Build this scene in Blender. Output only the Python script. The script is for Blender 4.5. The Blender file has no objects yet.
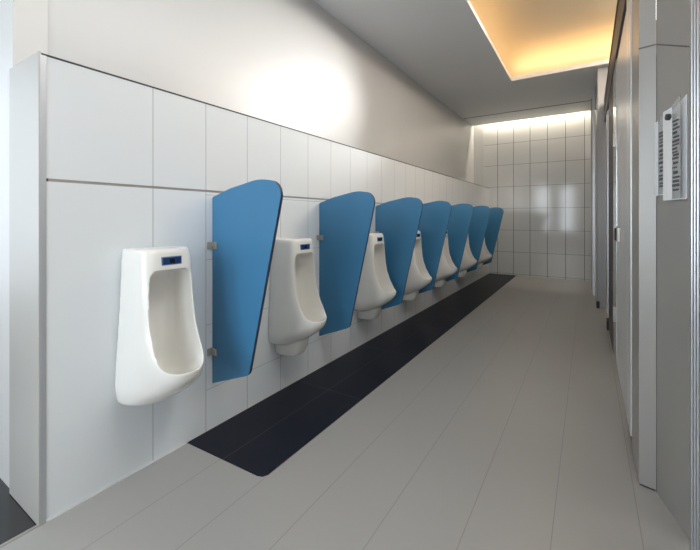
import bpy, bmesh, math
from mathutils import Vector, Matrix

scene = bpy.context.scene
COL = scene.collection

# ------------------------------------------------------------------ camera
cam_d = bpy.data.cameras.new('camera')
cam = bpy.data.objects.new('camera', cam_d)
COL.objects.link(cam)
F_PX = 371.5
cam_d.sensor_width = 36.0
cam_d.lens = F_PX * 36.0 / 700.0
cam_d.shift_y = -57.0 / 700.0
cam_d.clip_start = 0.02
cam.location = (1.8, 0.0, 1.2)
cam.rotation_euler = (math.radians(90), 0, math.radians(32.645))
scene.camera = cam

# ------------------------------------------------------------------ world, exposure
scene.view_settings.view_transform = 'Standard'
scene.view_settings.look = 'None'
scene.view_settings.gamma = 1.0
scene.view_settings.use_curve_mapping = False
scene.view_settings.exposure = 0.17
w = bpy.data.worlds.new('sky')
scene.world = w
w.use_nodes = True
w.node_tree.nodes['Background'].inputs[0].default_value = (0.80, 0.90, 1.0, 1)
w.node_tree.nodes['Background'].inputs[1].default_value = 2.0


def area(name, loc, direction, sx, sy, power, color):
    l = bpy.data.lights.new(name, 'AREA')
    l.shape = 'RECTANGLE'
    l.size, l.size_y = sx, sy
    l.energy = power
    l.color = color
    o = bpy.data.objects.new(name, l)
    COL.objects.link(o)
    o.location = loc
    o.rotation_euler = Vector(direction).to_track_quat('-Z', 'Z').to_euler()
    return o


SKYC = (0.86, 0.93, 1.0)
WARM = (1.0, 0.66, 0.30)
# daylight entering through the two windows behind the camera and the big one on the left
area('daylight_back_window', (0.10, -1.75, 1.60), (0, 1, 0), 0.60, 1.9, 27, SKYC)
area('daylight_back_window', (1.05, -1.75, 1.60), (0, 1, 0), 0.60, 1.9, 27, SKYC)
area('daylight_left_window', (-2.75, -0.50, 1.6), (1, 0.25, 0), 1.5, 2.2, 8, SKYC)
# cove tubes behind the ceiling lip
area('cove_light_far', (2.0, 5.98, 3.33), (0, -0.5, 1), 2.2, 0.05, 3.2, WARM)
area('cove_light_left', (0.72, 3.2, 3.33), (0.5, 0, 1), 0.05, 5.2, 2.0, WARM)
# added fill light, out of view in the ceiling recess, over the camera's part of the corridor
area('fill_panel_light', (2.30, 1.85, 3.49), (-0.12, 0, -1), 1.0, 1.9, 58, (1.0, 0.985, 0.96))
area('recess_fill_light', (2.64, 4.55, 3.48), (-0.25, 0.1, -1), 0.5, 2.0, 72, (1.0, 0.83, 0.64))  # second added fill, warm, hidden in the recess to brighten the far end
# wash behind the ceiling edge over the end wall
area('end_wall_wash', (0.85, 8.33, 3.40), (0, 0.35, -1), 2.0, 0.05, 24, (1.0, 0.88, 0.70))
# spotlight lamp inside the ceiling recess, its beam goes to the upper left wall
sp = bpy.data.lights.new('recess_spot_beam', 'SPOT')
sp.energy = 400
sp.color = (1.0, 0.98, 0.95)
sp.spot_size = math.radians(34)
sp.spot_blend = 1.0
sp.shadow_soft_size = 0.09
spo = bpy.data.objects.new('recess_spot_beam', sp)
COL.objects.link(spo)
spo.location = (2.06, 5.22, 3.32)
spo.rotation_euler = (Vector((-0.33, 2.50, 2.22)) - Vector(spo.location)).to_track_quat('-Z', 'Z').to_euler()


# ------------------------------------------------------------------ materials
def mat(name, color, rough=0.5, metal=0.0, coat=0.0, emit=None, spec=0.5):
    m = bpy.data.materials.new(name)
    m.use_nodes = True
    b = m.node_tree.nodes['Principled BSDF']
    b.inputs['Base Color'].default_value = (*color, 1)
    b.inputs['Roughness'].default_value = rough
    b.inputs['Metallic'].default_value = metal
    b.inputs['Coat Weight'].default_value = coat
    b.inputs['Specular IOR Level'].default_value = spec
    if emit:
        b.inputs['Emission Color'].default_value = (*emit[0], 1)
        b.inputs['Emission Strength'].default_value = emit[1]
    return m


def bsdf(m):
    return m.node_tree.nodes['Principled BSDF']


def mottle(m, c1, c2, scale, detail=3.0, stretch=(1, 1, 1), rough=None):
    """soft noise between two close colours of the surface itself"""
    nt = m.node_tree
    geo = nt.nodes.new('ShaderNodeNewGeometry')
    mp = nt.nodes.new('ShaderNodeMapping')
    mp.inputs['Scale'].default_value = stretch
    nt.links.new(geo.outputs['Position'], mp.inputs['Vector'])
    n = nt.nodes.new('ShaderNodeTexNoise')
    n.inputs['Scale'].default_value = scale
    n.inputs['Detail'].default_value = detail
    nt.links.new(mp.outputs[0], n.inputs['Vector'])
    mx = nt.nodes.new('ShaderNodeMix')
    mx.data_type = 'RGBA'
    mx.inputs[6].default_value = (*c1, 1)
    mx.inputs[7].default_value = (*c2, 1)
    nt.links.new(n.outputs['Fac'], mx.inputs[0])
    nt.links.new(mx.outputs[2], bsdf(m).inputs['Base Color'])
    if rough:
        mr = nt.nodes.new('ShaderNodeMapRange')
        mr.inputs['To Min'].default_value = rough[0]
        mr.inputs['To Max'].default_value = rough[1]
        nt.links.new(n.outputs['Fac'], mr.inputs['Value'])
        nt.links.new(mr.outputs[0], bsdf(m).inputs['Roughness'])
    return mx


def joint_fac(nt, specs):
    """mask of joints: specs = (axis, spacing, offset, width) in metres of world position"""
    geo = nt.nodes.new('ShaderNodeNewGeometry')
    sep = nt.nodes.new('ShaderNodeSeparateXYZ')
    nt.links.new(geo.outputs['Position'], sep.inputs[0])

    def M(op, a, b=None, c=None):
        n = nt.nodes.new('ShaderNodeMath')
        n.operation = op
        for i, v in enumerate((a, b, c)):
            if v is None:
                continue
            if isinstance(v, (int, float)):
                n.inputs[i].default_value = v
            else:
                nt.links.new(v, n.inputs[i])
        return n.outputs[0]
    out = None
    for ax, spc, off, wd in specs:
        p = M('SUBTRACT', sep.outputs[ax], off)
        q = M('PINGPONG', p, spc / 2.0)
        # pingpong returns the distance to the nearest multiple of spc
        line = M('LESS_THAN', q, wd / 2.0)
        out = line if out is None else M('MAXIMUM', out, line)
    return out


def tile_mat(name, c1, c2, grout, specs, rough, coat=0.0, nscale=1.5):
    m = mat(name, c1, rough, coat=coat)
    nt = m.node_tree
    mx = mottle(m, c1, c2, nscale)
    fac = joint_fac(nt, specs)
    m2 = nt.nodes.new('ShaderNodeMix')
    m2.data_type = 'RGBA'
    nt.links.new(fac, m2.inputs[0])
    nt.links.new(mx.outputs[2], m2.inputs[6])
    m2.inputs[7].default_value = (*grout, 1)
    nt.links.new(m2.outputs[2], bsdf(m).inputs['Base Color'])
    inv = nt.nodes.new('ShaderNodeMath')
    inv.operation = 'SUBTRACT'
    inv.inputs[0].default_value = 1.0
    nt.links.new(fac, inv.inputs[1])
    bp = nt.nodes.new('ShaderNodeBump')
    bp.inputs['Strength'].default_value = 0.15
    bp.inputs['Distance'].default_value = 0.002
    nt.links.new(inv.outputs[0], bp.inputs['Height'])
    nt.links.new(bp.outputs[0], bsdf(m).inputs['Normal'])
    return m


M_TILE = tile_mat('glazed white side tile', (0.70, 0.735, 0.76), (0.73, 0.765, 0.79), (0.40, 0.40, 0.40),
                  [(1, 0.30, 1.015, 0.004), (2, 0.365, 0.235, 0.003)], 0.14)
M_TILE_V = tile_mat('glazed white tile, upright joints', (0.70, 0.735, 0.76), (0.73, 0.765, 0.79), (0.40, 0.40, 0.40),
                    [(1, 0.30, 1.015, 0.004)], 0.14)
M_TILE_PLAIN = mat('glazed white slab', (0.71, 0.745, 0.77), 0.14)
mottle(M_TILE_PLAIN, (0.70, 0.735, 0.76), (0.73, 0.765, 0.79), 1.5)
M_TILE_UP = tile_mat('glazed white upper tile', (0.70, 0.735, 0.76), (0.73, 0.765, 0.79), (0.40, 0.40, 0.40),
                     [(1, 0.30, 1.015, 0.004)], 0.14)
M_ENDTILE = tile_mat('glazed white end tile', (0.72, 0.72, 0.70), (0.76, 0.76, 0.74), (0.20, 0.20, 0.195),
                     [(0, 0.315, 0.17, 0.010), (2, 0.458, 0.03, 0.006)], 0.10)
M_FLOOR = tile_mat('pale grey floor tile', (0.33, 0.325, 0.31), (0.365, 0.358, 0.342), (0.25, 0.243, 0.232),
                   [(0, 0.285, 0.545, 0.0035)], 0.33, nscale=0.9)
M_BLACK = tile_mat('blue black floor tile', (0.012, 0.014, 0.022), (0.018, 0.020, 0.030), (0.05, 0.055, 0.065),
                   [(0, 0.275, 0.0, 0.004), (1, 0.90, 2.10, 0.004)], 0.34, nscale=3)
bsdf(M_BLACK).inputs['Specular IOR Level'].default_value = 0.08
M_DARKFLOOR = mat('dark polished stone floor', (0.012, 0.012, 0.012), 0.18)
mottle(M_DARKFLOOR, (0.010, 0.010, 0.010), (0.02, 0.02, 0.019), 4)
M_PAINT = mat('off white wall paint', (0.66, 0.65, 0.62), 0.45)
mottle(M_PAINT, (0.655, 0.65, 0.635), (0.69, 0.685, 0.67), 0.7)
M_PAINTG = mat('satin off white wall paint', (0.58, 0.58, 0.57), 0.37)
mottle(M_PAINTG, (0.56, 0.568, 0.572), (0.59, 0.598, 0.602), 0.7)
M_PIER = mat('grey cladding of wall end', (0.56, 0.55, 0.52), 0.4)
mottle(M_PIER, (0.44, 0.425, 0.395), (0.47, 0.455, 0.425), 1.2)
M_CEIL = mat('grey white ceiling paint', (0.56, 0.57, 0.58), 0.55)
mottle(M_CEIL, (0.77, 0.78, 0.79), (0.80, 0.81, 0.82), 0.6)
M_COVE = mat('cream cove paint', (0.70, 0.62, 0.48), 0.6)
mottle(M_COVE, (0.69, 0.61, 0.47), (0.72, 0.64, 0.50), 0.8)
M_LINE = mat('dark joint filler', (0.03, 0.03, 0.03), 0.6)
mottle(M_LINE, (0.028, 0.028, 0.028), (0.04, 0.04, 0.04), 8)
M_RAIL = mat('brushed metal groove', (0.33, 0.32, 0.31), 0.45, 0.6)
mottle(M_RAIL, (0.30, 0.29, 0.28), (0.38, 0.37, 0.36), 12, rough=(0.35, 0.55))
M_CERAMIC = mat('white vitreous ceramic', (0.83, 0.82, 0.78), 0.22, coat=0.35)
mottle(M_CERAMIC, (0.82, 0.81, 0.77), (0.85, 0.84, 0.80), 2)
M_BLUE = mat('blue laminate', (0.035, 0.20, 0.42), 0.36)
mottle(M_BLUE, (0.046, 0.200, 0.375), (0.054, 0.215, 0.40), 4)
M_BLUEEDGE = mat('dark edge of blue laminate', (0.02, 0.035, 0.07), 0.4)
mottle(M_BLUEEDGE, (0.018, 0.03, 0.06), (0.03, 0.045, 0.08), 9)
M_STEEL = mat('satin steel', (0.52, 0.50, 0.46), 0.38, 1.0)
mottle(M_STEEL, (0.48, 0.46, 0.42), (0.56, 0.54, 0.50), 20, rough=(0.3, 0.45))
M_CHROME = mat('polished chrome', (0.82, 0.83, 0.84), 0.12, 1.0)
mottle(M_CHROME, (0.78, 0.79, 0.80), (0.86, 0.87, 0.88), 5, rough=(0.08, 0.18))
M_SENSOR = mat('navy sensor window', (0.012, 0.035, 0.12), 0.2)
mottle(M_SENSOR, (0.010, 0.032, 0.11), (0.02, 0.05, 0.15), 30)
M_EYE = mat('black sensor lens', (0.004, 0.004, 0.006), 0.1)
mottle(M_EYE, (0.003, 0.003, 0.005), (0.008, 0.008, 0.01), 30)
M_SENSORFRAME = mat('mid blue sensor surround', (0.06, 0.16, 0.36), 0.3)
mottle(M_SENSORFRAME, (0.055, 0.15, 0.34), (0.07, 0.18, 0.40), 30)
M_PANEL = mat('grey metal laminate', (0.36, 0.35, 0.33), 0.36, 0.2)
mottle(M_PANEL, (0.335, 0.325, 0.305), (0.37, 0.36, 0.34), 1.4, stretch=(6, 6, 0.6), rough=(0.30, 0.42))
M_SEAM = mat('panel seam', (0.10, 0.095, 0.09), 0.5)
mottle(M_SEAM, (0.09, 0.085, 0.08), (0.12, 0.115, 0.11), 9)
M_DOOR = mat('brushed aluminium door', (0.56, 0.57, 0.58), 0.4, 0.0)
M_STILE = mat('satin aluminium stile', (0.70, 0.71, 0.72), 0.3, 0.4)
mottle(M_STILE, (0.66, 0.67, 0.68), (0.74, 0.75, 0.76), 3, stretch=(10, 10, 0.4))
mottle(M_DOOR, (0.56, 0.57, 0.58), (0.66, 0.67, 0.68), 2, stretch=(8, 8, 0.5), rough=(0.25, 0.4))
M_ALU = mat('ribbed aluminium profile', (0.50, 0.52, 0.55), 0.35, 0.7)
mottle(M_ALU, (0.45, 0.47, 0.50), (0.58, 0.60, 0.63), 3, stretch=(14, 14, 0.4), rough=(0.28, 0.42))
M_COL = mat('grey column cladding', (0.30, 0.30, 0.30), 0.35, 0.2)
mottle(M_COL, (0.27, 0.27, 0.275), (0.34, 0.34, 0.345), 2, stretch=(14, 14, 0.3))
M_DARK = mat('dark grey header', (0.05, 0.05, 0.055), 0.5)
mottle(M_DARK, (0.04, 0.04, 0.045), (0.07, 0.07, 0.075), 5)
M_RUBBER = mat('black rubber', (0.015, 0.015, 0.015), 0.7)
mottle(M_RUBBER, (0.012, 0.012, 0.012), (0.022, 0.022, 0.022), 20)
M_ACRYL = mat('clear acrylic', (0.86, 0.90, 0.92), 0.08)
bsdf(M_ACRYL).inputs['Transmission Weight'].default_value = 0.75
mottle(M_ACRYL, (0.84, 0.88, 0.90), (0.90, 0.93, 0.95), 6)
M_WHITEPL = mat('white plastic strip', (0.86, 0.88, 0.90), 0.25)
mottle(M_WHITEPL, (0.84, 0.86, 0.88), (0.90, 0.92, 0.94), 9)
M_TUBE = mat('warm lit tube', (1, 0.7, 0.35), 0.5, emit=((1.0, 0.60, 0.24), 3.0))
M_TUBEW = mat('white lit tube', (1, 0.95, 0.85), 0.5, emit=((1.0, 0.92, 0.78), 10.0))
M_LAMP = mat('lit lamp lens', (1, 1, 1), 0.4, emit=((1, 0.97, 0.92), 6.0))
M_FRAME = mat('white window frame', (0.75, 0.76, 0.77), 0.4)
mottle(M_FRAME, (0.73, 0.74, 0.75), (0.78, 0.79, 0.80), 4)
M_SHEET = mat('printed sheet', (0.75, 0.77, 0.78), 0.5)
mottle(M_SHEET, (0.86, 0.87, 0.88), (0.90, 0.91, 0.92), 6)
M_INK = mat('dark print', (0.05, 0.05, 0.055), 0.5)
mottle(M_INK, (0.04, 0.04, 0.045), (0.08, 0.08, 0.085), 15)


# ------------------------------------------------------------------ helpers
def link(name, bm, m, parent=None, smooth=False, bevel=0.0):
    me = bpy.data.meshes.new(name)
    bm.normal_update()
    bm.to_mesh(me)
    bm.free()
    me.materials.append(m)
    o = bpy.data.objects.new(name, me)
    COL.objects.link(o)
    if parent:
        o.parent = parent
    if smooth:
        for p in me.polygons:
            p.use_smooth = True
    if bevel:
        b = o.modifiers.new('bevel', 'BEVEL')
        b.width = bevel
        b.segments = 3
        b.limit_method = 'ANGLE'
    return o


def box(bm, x0, y0, z0, x1, y1, z1):
    vs = [bm.verts.new(p) for p in ((x0, y0, z0), (x1, y0, z0), (x1, y1, z0), (x0, y1, z0),
                                    (x0, y0, z1), (x1, y0, z1), (x1, y1, z1), (x0, y1, z1))]
    for f in ((3, 2, 1, 0), (4, 5, 6, 7), (0, 1, 5, 4), (1, 2, 6, 5), (2, 3, 7, 6), (3, 0, 4, 7)):
        bm.faces.new([vs[i] for i in f])
    return bm


def boxes(*lst):
    bm = bmesh.new()
    for b in lst:
        box(bm, *b)
    return bm


def prism(pts, zs):
    """plan polygon pts (x,y) extruded between zs=(z0,z1)"""
    bm = bmesh.new()
    lo = [bm.verts.new((x, y, zs[0])) for x, y in pts]
    hi = [bm.verts.new((x, y, zs[1])) for x, y in pts]
    n = len(pts)
    bm.faces.new(lo[::-1])
    bm.faces.new(hi)
    for i in range(n):
        bm.faces.new((lo[i], lo[(i + 1) % n], hi[(i + 1) % n], hi[i]))
    bmesh.ops.recalc_face_normals(bm, faces=bm.faces[:])
    return bm


def cyl(bm, c, axis, r, h, n=20):
    q = Vector(axis).to_track_quat('Z', 'Y').to_matrix().to_4x4()
    bmesh.ops.create_cone(bm, cap_ends=True, segments=n, radius1=r, radius2=r, depth=h,
                          matrix=Matrix.Translation(c) @ q)
    return bm


def struct(name, bm, m, parent=None, bevel=0.0):
    o = link(name, bm, m, parent, bevel=bevel)
    if parent is None:
        o['kind'] = 'structure'
    return o


def thing(name, loc, label, cat, group=None):
    o = bpy.data.objects.new(name, None)
    o.empty_display_size = 0.05
    COL.objects.link(o)
    o.location = loc
    tag(o, label, cat, group)
    return o


def tag(o, label, cat, group=None):
    o['label'] = label
    o['category'] = cat
    if group:
        o['group'] = group
    return o


def copy_tree(o, parent=None):
    c = o.copy()
    COL.objects.link(c)
    if parent:
        c.parent = parent
    for ch in list(o.children):
        copy_tree(ch, c)
    return c


# ------------------------------------------------------------------ room shell
WY0 = 0.565      # start of the tiled half wall
END = 8.40       # end wall
HC = 3.20        # ceiling
# floors
struct('floor', boxes((0.0, -1.6, -0.10, 3.4, END, 0.0)), M_FLOOR)
fa = struct('floor_anteroom', boxes((-2.6, -1.6, -0.10, -0.012, 0.60, -0.004)), M_DARKFLOOR)
struct('trim_1', boxes((-0.012, -1.6, -0.05, 0.0, WY0, 0.003)), M_STEEL)
# the dark tile strip under the urinals
struct('trim_2', prism([(0.0, 1.20), (0.505, 1.222), (0.530, 1.232), (0.542, 1.255), (0.545, END - 0.001), (0.0, END - 0.001)],
                       (0.0, 0.0035)), M_BLACK)
# tiled half wall with its ledge
struct('wall_left', boxes((-0.325, 1.313, 0.0, 0.0, END, 1.345)), M_TILE)
struct('wall_left_second_slab', boxes((-0.325, 1.013, 0.0, 0.0, 1.313, 1.345)), M_TILE_V)
struct('wall_left_first_slab', boxes((-0.325, WY0 + 0.006, 0.0, 0.0, 1.013, 1.345), (-0.325, WY0 + 0.006, 1.357, 0.0, 1.013, 1.838)), M_TILE_PLAIN)
struct('wall_left_upper_band', boxes((-0.325, 1.013, 1.357, 0.0, END, 1.838)), M_TILE_UP)
struct('trim_3', boxes((-0.3, WY0 + 0.03, 1.344, -0.0015, END, 1.358)), M_RAIL)          # groove between the bands
struct('trim_4', boxes((-0.30, WY0 + 0.004, 1.838, 0.001, END, 1.846)), M_LINE)           # dark line of the ledge
struct('trim_5', boxes((-0.325, WY0 - 0.002, 0.0, 0.002, WY0 + 0.006, 1.85)), M_PIER)      # end cladding
struct('trim_6', boxes((0.0, WY0 + 0.002, 0.0, 0.0035, WY0 + 0.022, 1.838)), M_ALU)        # corner angle
struct('baseboard_left', boxes((0.0, WY0 + 0.022, 0.0, 0.004, 1.19, 0.008)), M_FRAME)
# painted walls
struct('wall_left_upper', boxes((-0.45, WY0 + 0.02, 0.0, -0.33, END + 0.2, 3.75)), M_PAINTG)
struct('wall_anteroom', boxes((-2.6, WY0 + 0.01, -0.004, -0.326, 0.70, 3.75)), M_PAINT)
struct('wall_end', boxes((-0.33, END, 0.0, 3.4, END + 0.12, 3.75)), M_ENDTILE)
struct('trim_8', boxes((-0.33, END - 0.012, 1.85, -0.11, END, 3.6)), M_PAINT)
struct('wall_right', boxes((3.4, -1.6, 0.0, 3.52, END + 0.12, 3.75)), M_PAINT)
# back wall with two tall windows
bw = boxes((-2.6, -1.72, 0, -0.20, -1.6, HC), (0.40, -1.72, 0, 0.75, -1.6, HC), (1.35, -1.72, 0, 3.4, -1.6, HC),
           (-0.20, -1.72, 0, 0.40, -1.6, 0.55), (0.75, -1.72, 0, 1.35, -1.6, 0.55),
           (-0.20, -1.72, 2.60, 0.40, -1.6, HC), (0.75, -1.72, 2.60, 1.35, -1.6, HC))
struct('wall_back', bw, M_PAINT)
for i, x0 in enumerate((-0.20, 0.75)):
    x1 = x0 + 0.60
    struct('window_%d' % (i + 1), boxes((x0, -1.70, 0.55, x0 + 0.04, -1.64, 2.60), (x1 - 0.04, -1.70, 0.55, x1, -1.64, 2.60),
                                        (x0 + 0.04, -1.70, 0.55, x1 - 0.04, -1.64, 0.60), (x0 + 0.04, -1.70, 2.55, x1 - 0.04, -1.64, 2.60),
                                        (x0 + 0.04, -1.69, 1.55, x1 - 0.04, -1.65, 1.59)), M_FRAME)
# left wall of the anteroom with its window
struct('wall_left_anteroom', boxes((-2.72, -1.72, 0, -2.6, -1.30, HC), (-2.72, 0.30, 0, -2.6, 0.70, HC),
                                   (-2.72, -1.30, 0, -2.6, 0.30, 0.45), (-2.72, -1.30, 2.75, -2.6, 0.30, HC)), M_PAINT)
struct('window_3', boxes((-2.70, -1.30, 0.45, -2.64, -1.25, 2.75), (-2.70, 0.25, 0.45, -2.64, 0.30, 2.75),
                         (-2.70, -1.25, 0.45, -2.64, 0.25, 0.50), (-2.70, -1.25, 2.70, -2.64, 0.25, 2.75),
                         (-2.69, -0.52, 0.50, -2.65, -0.48, 2.70)), M_FRAME)
# ceiling with the cove opening (x 0.86-2.9, y 0-5.84)
CX0, CX1, CY0, CY1 = 0.86, 2.95, -0.3, 5.84
ceil = boxes((-0.33, -1.6, HC, CX0, 8.24, HC + 0.05), (CX1, -1.6, HC, 3.4, 8.24, HC + 0.05),
             (CX0, -1.6, HC, CX1, CY0, HC + 0.05), (CX0, CY1, HC, CX1, 8.24, HC + 0.05),
             (-2.6, -1.6, HC, -0.33, WY0 + 0.01, HC + 0.05))
struct('ceiling', ceil, M_CEIL)
struct('trim_7', boxes((-0.30, 7.52, HC - 0.004, 3.4, 7.535, HC)), M_LINE)                 # ceiling joint
# recess above the opening: top with rounded cove at the far and left sides
bm = bmesh.new()
ZT = 3.60
R = 0.28
L0, L1, K0, K1 = CX0 - 0.22, CX1 + 0.22, CY0 - 0.2, CY1 + 0.24


def cove_section(n=8):
    pts = []
    for i in range(n + 1):
        a = math.pi / 2 * i / n
        pts.append((R - R * math.cos(a), ZT - R + R * math.sin(a)))   # inward distance, z
    return [(0.0, HC + 0.05)] + pts


rings = []
for inset, z in cove_section():
    rings.append([bm.verts.new(p) for p in ((L0 + inset, K0 + inset, z), (L1 - inset, K0 + inset, z),
                                            (L1 - inset, K1 - inset, z), (L0 + inset, K1 - inset, z))])
for a, b in zip(rings, rings[1:]):
    for i in range(4):
        j = (i + 1) % 4
        bm.faces.new((a[j], a[i], b[i], b[j]))
bm.faces.new(rings[-1][::-1])
co = struct('ceiling_cove', bm, M_COVE)
sol = co.modifiers.new('thickness', 'SOLIDIFY')
sol.thickness = 0.03
sol.offset = -1
for p in co.data.polygons:
    p.use_smooth = len(p.vertices) == 4 and abs(p.normal.z) < 0.99
# slab over everything
struct('ceiling_slab', boxes((-2.72, -1.72, 3.76, 3.52, END + 0.12, 3.86)), M_CEIL)

# cove tubes (lit), lying behind the lip
t = link('light_tube', boxes((CX0 + 0.05, CY1 + 0.10, HC + 0.052, CX1 - 0.05, CY1 + 0.135, HC + 0.085)), M_TUBE)
tag(t, 'warm tube light hidden along the far edge of the ceiling recess', 'light')
t = link('light_tube', boxes((CX0 - 0.135, 0.0, HC + 0.052, CX0 - 0.10, CY1 - 0.05, HC + 0.085)), M_TUBE)
tag(t, 'warm tube light hidden along the left edge of the ceiling recess', 'light')
t = link('light_tube', boxes((CX1 + 0.10, 0.0, HC + 0.052, CX1 + 0.135, CY1 - 0.05, HC + 0.085)), M_TUBE)
tag(t, 'warm tube light hidden along the right edge of the ceiling recess', 'light')

pl = thing('ceiling_fill_panel', (2.30, 1.85, 3.52), 'large flat white fill light panel added out of view in the ceiling recess above the corridor', 'light')  # invented panel, put in to brighten the tile wall and floor
b_ = boxes((-0.54, -1.00, 0.0, 0.54, 1.00, 0.05))
link('housing', b_, M_FRAME, pl)
b_ = boxes((-0.50, -0.96, -0.008, 0.50, 0.96, -0.0005))
link('diffuser', b_, M_LAMP, pl)

pl = thing('ceiling_fill_panel', (2.64, 4.55, 3.51), 'narrow warm fill light panel added out of view in the ceiling recess near the column', 'light')  # invented panel behind the header, lifts and warms the far corridor
link('housing', boxes((-0.27, -1.02, 0.0, 0.27, 1.02, 0.05)), M_FRAME, pl)
link('diffuser', boxes((-0.25, -1.0, -0.008, 0.25, 1.0, -0.0005)), M_LAMP, pl)

# spotlight hanging in the recess
dl = thing('ceiling_spotlight', (2.06, 5.22, 3.55), 'small chrome spotlight inside the ceiling recess aimed at the upper left wall', 'light')
ax = (Vector((-0.33, 2.50, 2.22)) - Vector((2.06, 5.22, 3.32))).normalized()
hp = Vector((0, 0, -0.23)) - ax * 0.13
b_ = bmesh.new()
cyl(b_, tuple(hp), tuple(ax), 0.06, 0.12, 28)
link('housing', b_, M_CHROME, dl, bevel=0.004)
b_ = bmesh.new()
cyl(b_, tuple(hp + ax * 0.062), tuple(ax), 0.052, 0.004, 28)
link('lens', b_, M_LAMP, dl)
b_ = bmesh.new()
cyl(b_, (hp.x, hp.y, hp.z * 0.5 + 0.03), (0, 0, 1), 0.012, abs(hp.z), 14)
link('stem', b_, M_CHROME, dl)


# ------------------------------------------------------------------ urinals
def superloft(secs, n=56, m=None):
    """secs: (z, xc, hx, hy, e) -> closed loft of superellipses"""
    bm = bmesh.new()
    rings = []
    for z, xc, hx, hy, e in secs:
        ring = []
        for i in range(n):
            a = 2 * math.pi * i / n
            ca, sa = math.cos(a), math.sin(a)
            ring.append(bm.verts.new((xc + hx * math.copysign(abs(ca) ** (2 / e), ca),
                                      hy * math.copysign(abs(sa) ** (2 / e), sa), z)))
        rings.append(ring)
    for a, b in zip(rings, rings[1:]):
        for i in range(n):
            j = (i + 1) % n
            bm.faces.new((a[i], a[j], b[j], b[i]))
    bm.faces.new(rings[0][::-1])
    bm.faces.new(rings[-1])
    bmesh.ops.recalc_face_normals(bm, faces=bm.faces[:])
    return bm


def interp(keys, n):
    """smooth resampling of key sections by z"""
    out = []
    k = len(keys)
    for s in range(n + 1):
        u = s / n * (k - 1)
        i = min(int(u), k - 2)
        t_ = u - i
        p0, p1, p2, p3 = keys[max(i - 1, 0)], keys[i], keys[i + 1], keys[min(i + 2, k - 1)]
        out.append(tuple(0.5 * ((2 * b) + (-a + c) * t_ + (2 * a - 5 * b + 4 * c - d) * t_ * t_ + (-a + 3 * b - 3 * c + d) * t_ ** 3)
                         for a, b, c, d in zip(p0, p1, p2, p3)))
    return out


def raw(name, bm):
    me = bpy.data.meshes.new(name)
    bm.to_mesh(me)
    bm.free()
    o = bpy.data.objects.new(name, me)
    COL.objects.link(o)
    return o


def ceramic_mesh(with_trap):
    # body: depth keys, symmetric superellipse centred on the wall plane, wall side trimmed afterwards
    #        z     dp    hy    e
    keys = [(0.348, 0.09, 0.120, 2.3), (0.362, 0.155, 0.143, 2.3), (0.400, 0.222, 0.154, 2.3), (0.44, 0.282, 0.158, 2.3),
            (0.485, 0.328, 0.157, 2.3), (0.53, 0.343, 0.155, 2.4), (0.575, 0.332, 0.152, 2.6), (0.63, 0.288, 0.148, 3.0),
            (0.70, 0.238, 0.144, 3.8), (0.80, 0.213, 0.138, 4.6), (0.90, 0.200, 0.134, 5.0), (1.00, 0.190, 0.130, 5.5),
            (1.048, 0.183, 0.127, 5.0), (1.060, 0.168, 0.118, 4.5)]
    secs = [(z, 0.0, dp, hy, e) for z, dp, hy, e in interp(keys, 48)]
    body = raw('tmp', superloft(secs))
    # cavity
    ck = [(0.452, 0.130, 0.040, 0.030, 2.0), (0.458, 0.137, 0.065, 0.052, 2.0), (0.48, 0.150, 0.102, 0.074, 2.1),
          (0.51, 0.172, 0.135, 0.090, 2.2), (0.545, 0.205, 0.172, 0.098, 2.3), (0.58, 0.28, 0.243, 0.107, 2.5),
          (0.63, 0.42, 0.382, 0.112, 3.2), (0.70, 0.52, 0.482, 0.1125, 4.0), (0.80, 0.60, 0.558, 0.110, 5.0),
          (0.90, 0.60, 0.553, 0.105, 5.0), (0.945, 0.60, 0.54, 0.099, 4.5), (0.962, 0.60, 0.52, 0.085, 3.5)]
    cut = raw('tmp_cut', superloft(interp(ck, 40)))
    bo = body.modifiers.new('b', 'BOOLEAN')
    bo.operation = 'DIFFERENCE'
    bo.object = cut
    bo.solver = 'EXACT'
    half = raw('tmp_half', boxes((-1, -1, -1, 0.0, 1, 2)))
    b2 = body.modifiers.new('h', 'BOOLEAN')
    b2.operation = 'DIFFERENCE'
    b2.object = half
    b2.solver = 'EXACT'
    extra = []
    if with_trap:
        tk = [(0.268, 0.0, 0.135, 0.072, 3.0), (0.276, 0.0, 0.152, 0.084, 3.2), (0.31, 0.0, 0.170, 0.092, 3.4),
              (0.36, 0.0, 0.185, 0.098, 3.2), (0.42, 0.0, 0.195, 0.103, 3.0)]
        trap = raw('tmp_trap', superloft(interp(tk, 16)))
        bt = trap.modifiers.new('h', 'BOOLEAN')
        bt.operation = 'DIFFERENCE'
        bt.object = half
        bt.solver = 'EXACT'
        # keep the trap out of the bowl cavity
        bu = body.modifiers.new('u', 'BOOLEAN')
        bu.operation = 'UNION'
        bu.object = trap
        bu.solver = 'EXACT'
        extra.append(trap)
    rm = body.modifiers.new('r', 'REMESH')
    rm.mode = 'VOXEL'
    rm.voxel_size = 0.0035
    sm = body.modifiers.new('s', 'SMOOTH')
    sm.factor = 0.5
    sm.iterations = 26
    bpy.context.view_layer.update()
    dg = bpy.context.evaluated_depsgraph_get()
    me = bpy.data.meshes.new_from_object(body.evaluated_get(dg))
    for v in me.vertices:
        if v.co.x < 0.003:
            v.co.x = 0.0
    for p in me.polygons:
        p.use_smooth = True
    me.materials.clear()
    me.materials.append(M_CERAMIC)
    for o in [body, cut, half] + extra:
        bpy.data.objects.remove(o)
    return me


def front_x(z):
    # front face of the top part of the body
    return 0.190 + (1.00 - z) * 0.10


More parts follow.
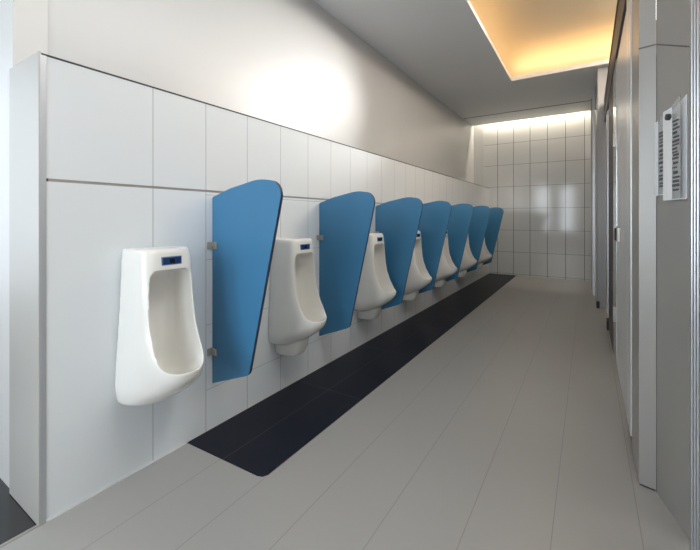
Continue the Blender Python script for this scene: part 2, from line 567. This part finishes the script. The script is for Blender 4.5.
def make_urinal(with_trap, label):
    t_ = thing('urinal', (0, 0, 0), label, 'urinal', 'urinals along the tiled wall')
    me = ceramic_mesh(with_trap)
    me.name = 'basin'
    o = bpy.data.objects.new('basin', me)
    COL.objects.link(o)
    o.parent = t_
    fx = front_x(1.005)
    b = boxes((fx - 0.010, -0.048, 0.986, fx + 0.0035, 0.048, 1.024))
    sp_ = link('sensor_panel', b, M_SENSORFRAME, t_, bevel=0.0015)
    b = boxes((fx + 0.0036, -0.043, 0.990, fx + 0.0050, 0.043, 1.020))
    link('sensor_window', b, M_SENSOR, sp_)
    b = boxes((fx + 0.0051, -0.011, 0.996, fx + 0.0066, 0.011, 1.014))
    link('sensor_lens', b, M_EYE, sp_)
    b = bmesh.new()
    cyl(b, (0.140, 0, 0.4535), (0, 0, 1), 0.022, 0.006, 24)
    dr = link('drain', b, M_CHROME, t_)
    return t_


LAB = ['white urinal left of the first blue screen, nearest the free end of the wall',
       'white urinal between the nearest and the second blue screens, second from left',
       'white urinal just past the second blue screen, third from the left',
       'white urinal between the third and fourth blue screens, half hidden',
       'white urinal past the fourth blue screen, third from the end wall',
       'white urinal seen in a sliver past the fifth blue screen, second last',
       'last white urinal in front of the farthest blue screen near the end wall']
UY = [0.995, 1.95, 3.02, 3.94, 4.90, 5.94, 7.02]
u0 = make_urinal(False, LAB[0])
u0.location = (0.0005, UY[0], 0)
u1 = make_urinal(True, LAB[1])
u1.location = (0.0005, UY[1], 0)
for k in range(2, 7):
    c = copy_tree(u1)
    c.location = (0.0005, UY[k], 0)
    c['label'] = LAB[k]


# ------------------------------------------------------------------ blue screens
def round_poly(pts, radii, n=10):
    out = []
    k = len(pts)
    for i in range(k):
        p, a, b = Vector(pts[i]), Vector(pts[i - 1]), Vector(pts[(i + 1) % k])
        r = radii[i]
        if r <= 0:
            out.append(tuple(p))
            continue
        da, db = (a - p).normalized(), (b - p).normalized()
        ang = da.angle(db)
        d = min(r / math.tan(ang / 2), (a - p).length * 0.49, (b - p).length * 0.49)
        rr = d * math.tan(ang / 2)
        cen = p + (da + db).normalized() * (rr / math.sin(ang / 2))
        s_, e_ = p + da * d, p + db * d
        v0, v1 = s_ - cen, e_ - cen
        tot = v0.angle_signed(v1)
        for j in range(n + 1):
            th = -tot * j / n
            out.append((cen.x + v0.x * math.cos(th) - v0.y * math.sin(th), cen.y + v0.x * math.sin(th) + v0.y * math.cos(th)))
    return out


def make_screen(label):
    t_ = thing('urinal_screen', (0, 0, 0), label, 'partition', 'blue screens between the urinals')
    prof = round_poly([(0.0, 0.26), (0.298, 0.372), (0.542, 1.378), (0.37, 1.402), (0.145, 1.360), (0.0, 1.318)],
                      [0.0, 0.045, 0.085, 0.35, 0.30, 0.012])
    T = 0.009
    b = bmesh.new()
    fr = [b.verts.new((x, -T, z)) for x, z in prof]
    bk = [b.verts.new((x, T, z)) for x, z in prof]
    b.faces.new(fr)
    b.faces.new(bk[::-1])
    bmesh.ops.recalc_face_normals(b, faces=b.faces[:])
    b.normal_update()
    n = len(prof)
    if b.faces[:][0].normal.y > 0:
        bmesh.ops.reverse_faces(b, faces=b.faces[:])
    for i in range(n):
        j = (i + 1) % n
        f = b.faces.new((fr[i], bk[i], bk[j], fr[j]))
        f.material_index = 1
    bmesh.ops.recalc_face_normals(b, faces=b.faces[:])
    p = link('panel', b, M_BLUE, t_)
    p.data.materials.append(M_BLUEEDGE)
    for z in (0.445, 1.045):
        b = boxes((0.0, -0.045, z - 0.020, 0.010, -T, z + 0.020), (0.0, -T - 0.008, z - 0.020, 0.045, -T, z + 0.020),
                  (0.0, T, z - 0.020, 0.045, T + 0.008, z + 0.020), (0.0, T, z - 0.020, 0.010, 0.045, z + 0.020))
        br = link('bracket', b, M_STEEL, t_, bevel=0.0015)
        b = bmesh.new()
        cyl(b, (0.011, -0.030, z), (1, 0, 0), 0.005, 0.004, 12)
        cyl(b, (0.030, -T - 0.009, z), (0, 1, 0), 0.005, 0.004, 12)
        link('screw', b, M_CHROME, br)
    return t_


SL = ['nearest and largest blue screen, right of the leftmost urinal',
      'second blue screen, standing between the second and third urinals',
      'third blue screen, standing between the third and fourth urinals',
      'fourth blue screen, middle one of the row of seven',
      'fifth blue screen along the tiled wall, third from the end',
      'sixth blue screen, second from the end wall',
      'farthest blue screen, last one before the white end wall']
SY = [1.366, 2.365, 3.29, 4.16, 5.12, 6.16, 7.245]
s0 = make_screen(SL[0])
for k, y in enumerate(SY):
    o = s0 if k == 0 else copy_tree(s0)
    o.location = (0.0008, y, 0)
    o.scale.x = 1.0 if k == 0 else 0.95
    o['label'] = SL[k]


# ------------------------------------------------------------------ right side: cubicles
def seg_panel(name, p, q, z0, z1, th, m, parent=None, bevel=0.0):
    """upright panel whose visible face runs p->q in plan, thickness th to the right of p->q"""
    d = (Vector(q) - Vector(p)).normalized()
    nn = Vector((d.y, -d.x)) * th
    pts = [tuple(p), tuple(q), (q[0] + nn.x, q[1] + nn.y), (p[0] + nn.x, p[1] + nn.y)]
    return link(name, prism(pts, (z0, z1)), m, parent, bevel=bevel)


# pilaster wrapped in grey laminate, from chrome strip to the angled leaf
pil = thing('cubicle_pilaster', (2.0, 2.1, 0), 'wide grey metal panel by the chrome strip, right of the corridor', 'panel')


def P(o, par):
    """children are modelled in world coordinates"""
    o.parent = par
    o.location = tuple(-v for v in par.location)
    return o


P(link('panel', prism([(1.990, 2.384), (1.993, 2.107), (2.051, 2.093), (2.051, 2.384)], (0.008, HC)), M_PANEL), pil)
P(link('floor_gap', prism([(1.993, 2.384), (1.996, 2.110), (2.050, 2.097), (2.050, 2.38)], (0.0, 0.008)), M_RUBBER), pil)
P(link('joint', prism([(1.9925, 2.109), (1.9915, 2.105), (2.051, 2.0915), (2.0515, 2.096)], (1.958, 1.963)), M_SEAM), pil)

# angled leaf, right of the seam
A = Vector((2.053, 2.088))
B = Vector((2.120, 1.840))
leaf = thing('cubicle_door', (A.x, A.y, 0), 'near grey cubicle door leaf at far right, carrying the clear notice holders', 'door', 'cubicle doors')
dv = (B - A).normalized()
nv = Vector((-dv.y, dv.x))      # right of A->B seen from above is (dy,-dx); the hidden side is +x
if nv.x < 0:
    nv = -nv


def leafpt(s, off):
    """point s metres along the leaf from A, off metres out of its face (towards the corridor)"""
    p = A + dv * s - nv * off
    return (p.x, p.y)


Lf = (B - A).length
P(link('leaf', prism([leafpt(0, 0), leafpt(Lf, 0), leafpt(Lf, -0.03), leafpt(0, -0.03)], (0.0, HC)), M_PANEL), leaf)
P(link('edge_seam', prism([leafpt(-0.0045, 0.0005), leafpt(0.0, 0.0010), leafpt(-0.0003, -0.03), leafpt(-0.014, -0.03)], (0.0, HC)), M_SEAM), leaf)
bmj = bmesh.new()
q = []
for s, z in ((0.0, 1.958), (Lf, 1.835)):
    for dz in (-0.003, 0.003):
        for off in (0.0012, -0.004):
            x, y = leafpt(s, off)
            q.append(bmj.verts.new((x, y, z + dz)))
for f in ((0, 1, 3, 2), (4, 6, 7, 5), (0, 4, 5, 1), (2, 3, 7, 6), (0, 2, 6, 4), (1, 5, 7, 3)):
    bmj.faces.new([q[i] for i in f])
bmesh.ops.recalc_face_normals(bmj, faces=bmj.faces[:])
P(link('cross_joint', bmj, M_SEAM), leaf)

# ribbed aluminium post at the frame's right edge
post = thing('aluminium_post', (2.2, 1.6, 0), 'ribbed silver aluminium post at the right edge, full height', 'post')
pts = []
x0, y0, y1 = 2.108, 1.785, 1.40
n = 9
for i in range(n):
    ya = y0 + (y1 - y0) * i / n
    yb = y0 + (y1 - y0) * (i + 0.55) / n
    yc = y0 + (y1 - y0) * (i + 0.60) / n
    yd = y0 + (y1 - y0) * (i + 0.95) / n
    pts += [(x0, ya), (x0, yb), (x0 + 0.008, yc), (x0 + 0.008, yd)]
pts += [(x0, y1), (x0 + 0.16, y1), (x0 + 0.16, y0)]
P(link('profile', prism(pts, (0.0, HC)), M_ALU), post)

# second cubicle door (beyond the pilaster) with chrome stile and header
cd = thing('cubicle_door', (1.99, 2.62, 0), 'brushed aluminium cubicle door with black latch, beyond the chrome strip', 'door', 'cubicle doors')
P(link('stile', prism([(1.984, 2.625), (1.984, 2.50), (1.990, 2.488), (1.984, 2.476), (1.984, 2.392), (2.03, 2.392), (2.03, 2.625)], (0.075, HC)), M_STILE, bevel=0.003), cd)
P(link('leaf', boxes((1.992, 2.632, 0.03, 2.022, 3.93, 2.44)), M_DOOR, bevel=0.003), cd)
P(link('leaf_edge', boxes((1.984, 3.55, 0.04, 1.9915, 3.93, 2.44)), M_CHROME, bevel=0.002), cd)
lt = P(link('latch', boxes((1.974, 3.22, 1.03, 1.9915, 3.42, 1.13)), M_STEEL, bevel=0.003), cd)
lb = link('latch_bolt', boxes((1.966, 3.35, 1.035, 1.9735, 3.41, 1.125)), M_RUBBER, lt)
P(link('hinge', boxes((1.974, 3.72, 1.78, 1.9838, 3.80, 1.90)), M_STEEL, bevel=0.002), cd)
P(link('hinge', boxes((1.974, 3.72, 0.35, 1.9838, 3.80, 0.47)), M_STEEL, bevel=0.002), cd)
P(link('foot', boxes((2.0, 2.40, 0.0, 2.02, 2.62, 0.075)), M_RUBBER), cd)

hd = thing('cubicle_header', (1.99, 2.6, 2.45), 'dark header rail over the aluminium cubicle doors', 'rail')
P(link('rail', boxes((1.980, 2.63, 2.455, 2.05, 5.90, 2.735)), M_DARK, bevel=0.003), hd)
P(link('edge_strip', boxes((1.974, 2.63, 2.715, 1.9798, 5.90, 2.735)), M_DARK), hd)

cd2 = thing('cubicle_door', (1.99, 4.0, 0), 'narrow seen dark steel cubicle door between two doors and the column', 'door', 'cubicle doors')
P(link('stile', boxes((1.985, 3.945, 0.02, 2.03, 4.80, 2.44)), M_DARK, bevel=0.003), cd2)
P(link('leaf', boxes((1.998, 4.81, 0.10, 2.028, 5.20, 2.44)), M_DOOR, bevel=0.003), cd2)
P(link('stile', boxes((1.985, 5.21, 0.10, 2.03, 5.45, 2.44)), M_ALU, bevel=0.003), cd2)
P(link('leaf', boxes((1.998, 5.46, 0.12, 2.028, 5.90, 2.44)), M_PANEL, bevel=0.003), cd2)
P(link('foot', boxes((1.97, 4.83, 0.0, 2.03, 4.98, 0.10)), M_RUBBER), cd2)

colm = thing('square_column', (1.95, 6.0, 0), 'square grey column reaching the ceiling by the cove corner', 'column')
P(link('shaft', boxes((1.905, 5.95, 0.0, 2.12, 6.15, HC)), M_COL, bevel=0.004), colm)
P(link('foot', boxes((1.895, 5.93, 0.0, 1.93, 5.9495, 0.09)), M_RUBBER), colm)

fs = thing('far_cubicle', (1.86, 7.2, 0), 'grey cubicle front beside the end wall, behind the square column', 'cubicle')
P(link('front_panel', boxes((1.845, 7.4, 0.0, 1.88, END - 0.002, HC)), M_PANEL), fs)
P(link('stile', boxes((1.86, 6.9, 0.0, 1.89, 7.39, HC)), M_ALU), fs)
P(link('front_panel', boxes((1.90, 6.155, 0.0, 1.93, 6.895, HC)), M_PANEL), fs)

# dividers inside
for y, lab in ((2.36, 'grey divider inside the near cubicle'), (3.935, 'grey divider inside the second cubicle')):
    o = link('cubicle_divider', boxes((2.10, y, 0.1, 3.39, y + 0.025, 2.44)), M_PANEL)
    tag(o, lab, 'partition')


# ------------------------------------------------------------------ notice holders on the near leaf
def leaf_prism(s0, s1, o0, o1, zs, m, par, name, slant=None):
    """box on the leaf; slant = extra z at the s1 side of the top"""
    b = bmesh.new()
    vs = []
    for s, off in ((s0, o0), (s1, o0), (s1, o1), (s0, o1)):
        x, y = leafpt(s, off)
        vs.append((b.verts.new((x, y, zs[0])), b.verts.new((x, y, zs[1] + (slant if slant and s == s1 else 0)))))
    b.faces.new([v[0] for v in vs])
    b.faces.new([v[1] for v in vs][::-1])
    for i in range(4):
        j = (i + 1) % 4
        b.faces.new((vs[i][0], vs[j][0], vs[j][1], vs[i][1]))
    bmesh.ops.recalc_face_normals(b, faces=b.faces[:])
    return P(link(name, b, m), par)


import random
random.seed(4)


def holder(s0, s1, z0, z1, slant, strip, text, depth, label, bolt):
    x, y = leafpt(s0, 0)
    t_ = thing('notice_holder', (x, y, z0), label, 'notice holder')
    leaf_prism(s0, s1, 0.0005, 0.003, (z0, z1), M_SHEET, t_, 'sheet', slant)
    leaf_prism(s0, s1, depth - 0.002, depth, (z0, z1), M_ACRYL, t_, 'cover', slant)
    leaf_prism(s0, s1, 0.0035, depth - 0.0025, (z0 - 0.004, z0), M_WHITEPL, t_, 'bottom_lip')
    leaf_prism(strip[0], strip[1], depth, depth + 0.003, (z0 - 0.004, z1 + slant * 0.3), M_WHITEPL, t_, 'white_strip')
    # printed rows, joined as one printed part
    b = bmesh.new()
    z = z0 + 0.03
    while z < z1 - 0.04:
        h = random.uniform(0.006, 0.011)
        a0 = text[0] + random.uniform(0, 0.15) * (text[1] - text[0])
        a1 = text[1] - random.uniform(0, 0.35) * (text[1] - text[0])
        pts = []
        for s in (a0, a1):
            for zz in (z, z + h):
                for off in (depth + 0.0004, depth + 0.0012):
                    xx, yy = leafpt(s, off)
                    pts.append(b.verts.new((xx, yy, zz)))
        for f in ((0, 1, 3, 2), (4, 6, 7, 5), (0, 4, 5, 1), (2, 3, 7, 6), (0, 2, 6, 4), (1, 5, 7, 3)):
            b.faces.new([pts[i] for i in f])
        z += h + random.uniform(0.004, 0.012)
    bmesh.ops.recalc_face_normals(b, faces=b.faces[:])
    P(link('printed_rows', b, M_INK), t_)
    if bolt:
        b = bmesh.new()
        x, y = leafpt(bolt[0], depth + 0.008)
        cyl(b, (x, y, bolt[1]), (-nv.x, -nv.y, 0), 0.013, 0.012, 10)
        P(link('bolt', b, M_DARK), t_)
    return t_


holder(0.008, 0.105, 1.30, 1.60, 0.045, (0.012, 0.034), (0.045, 0.10), 0.010,
       'smaller clear notice holder with printed rows, left of the bolted one', None)
holder(0.112, 0.236, 1.275, 1.62, 0.045, (0.114, 0.176), (0.180, 0.232), 0.022,
       'larger clear notice holder with wide white strip and dark bolt', (0.166, 1.60))
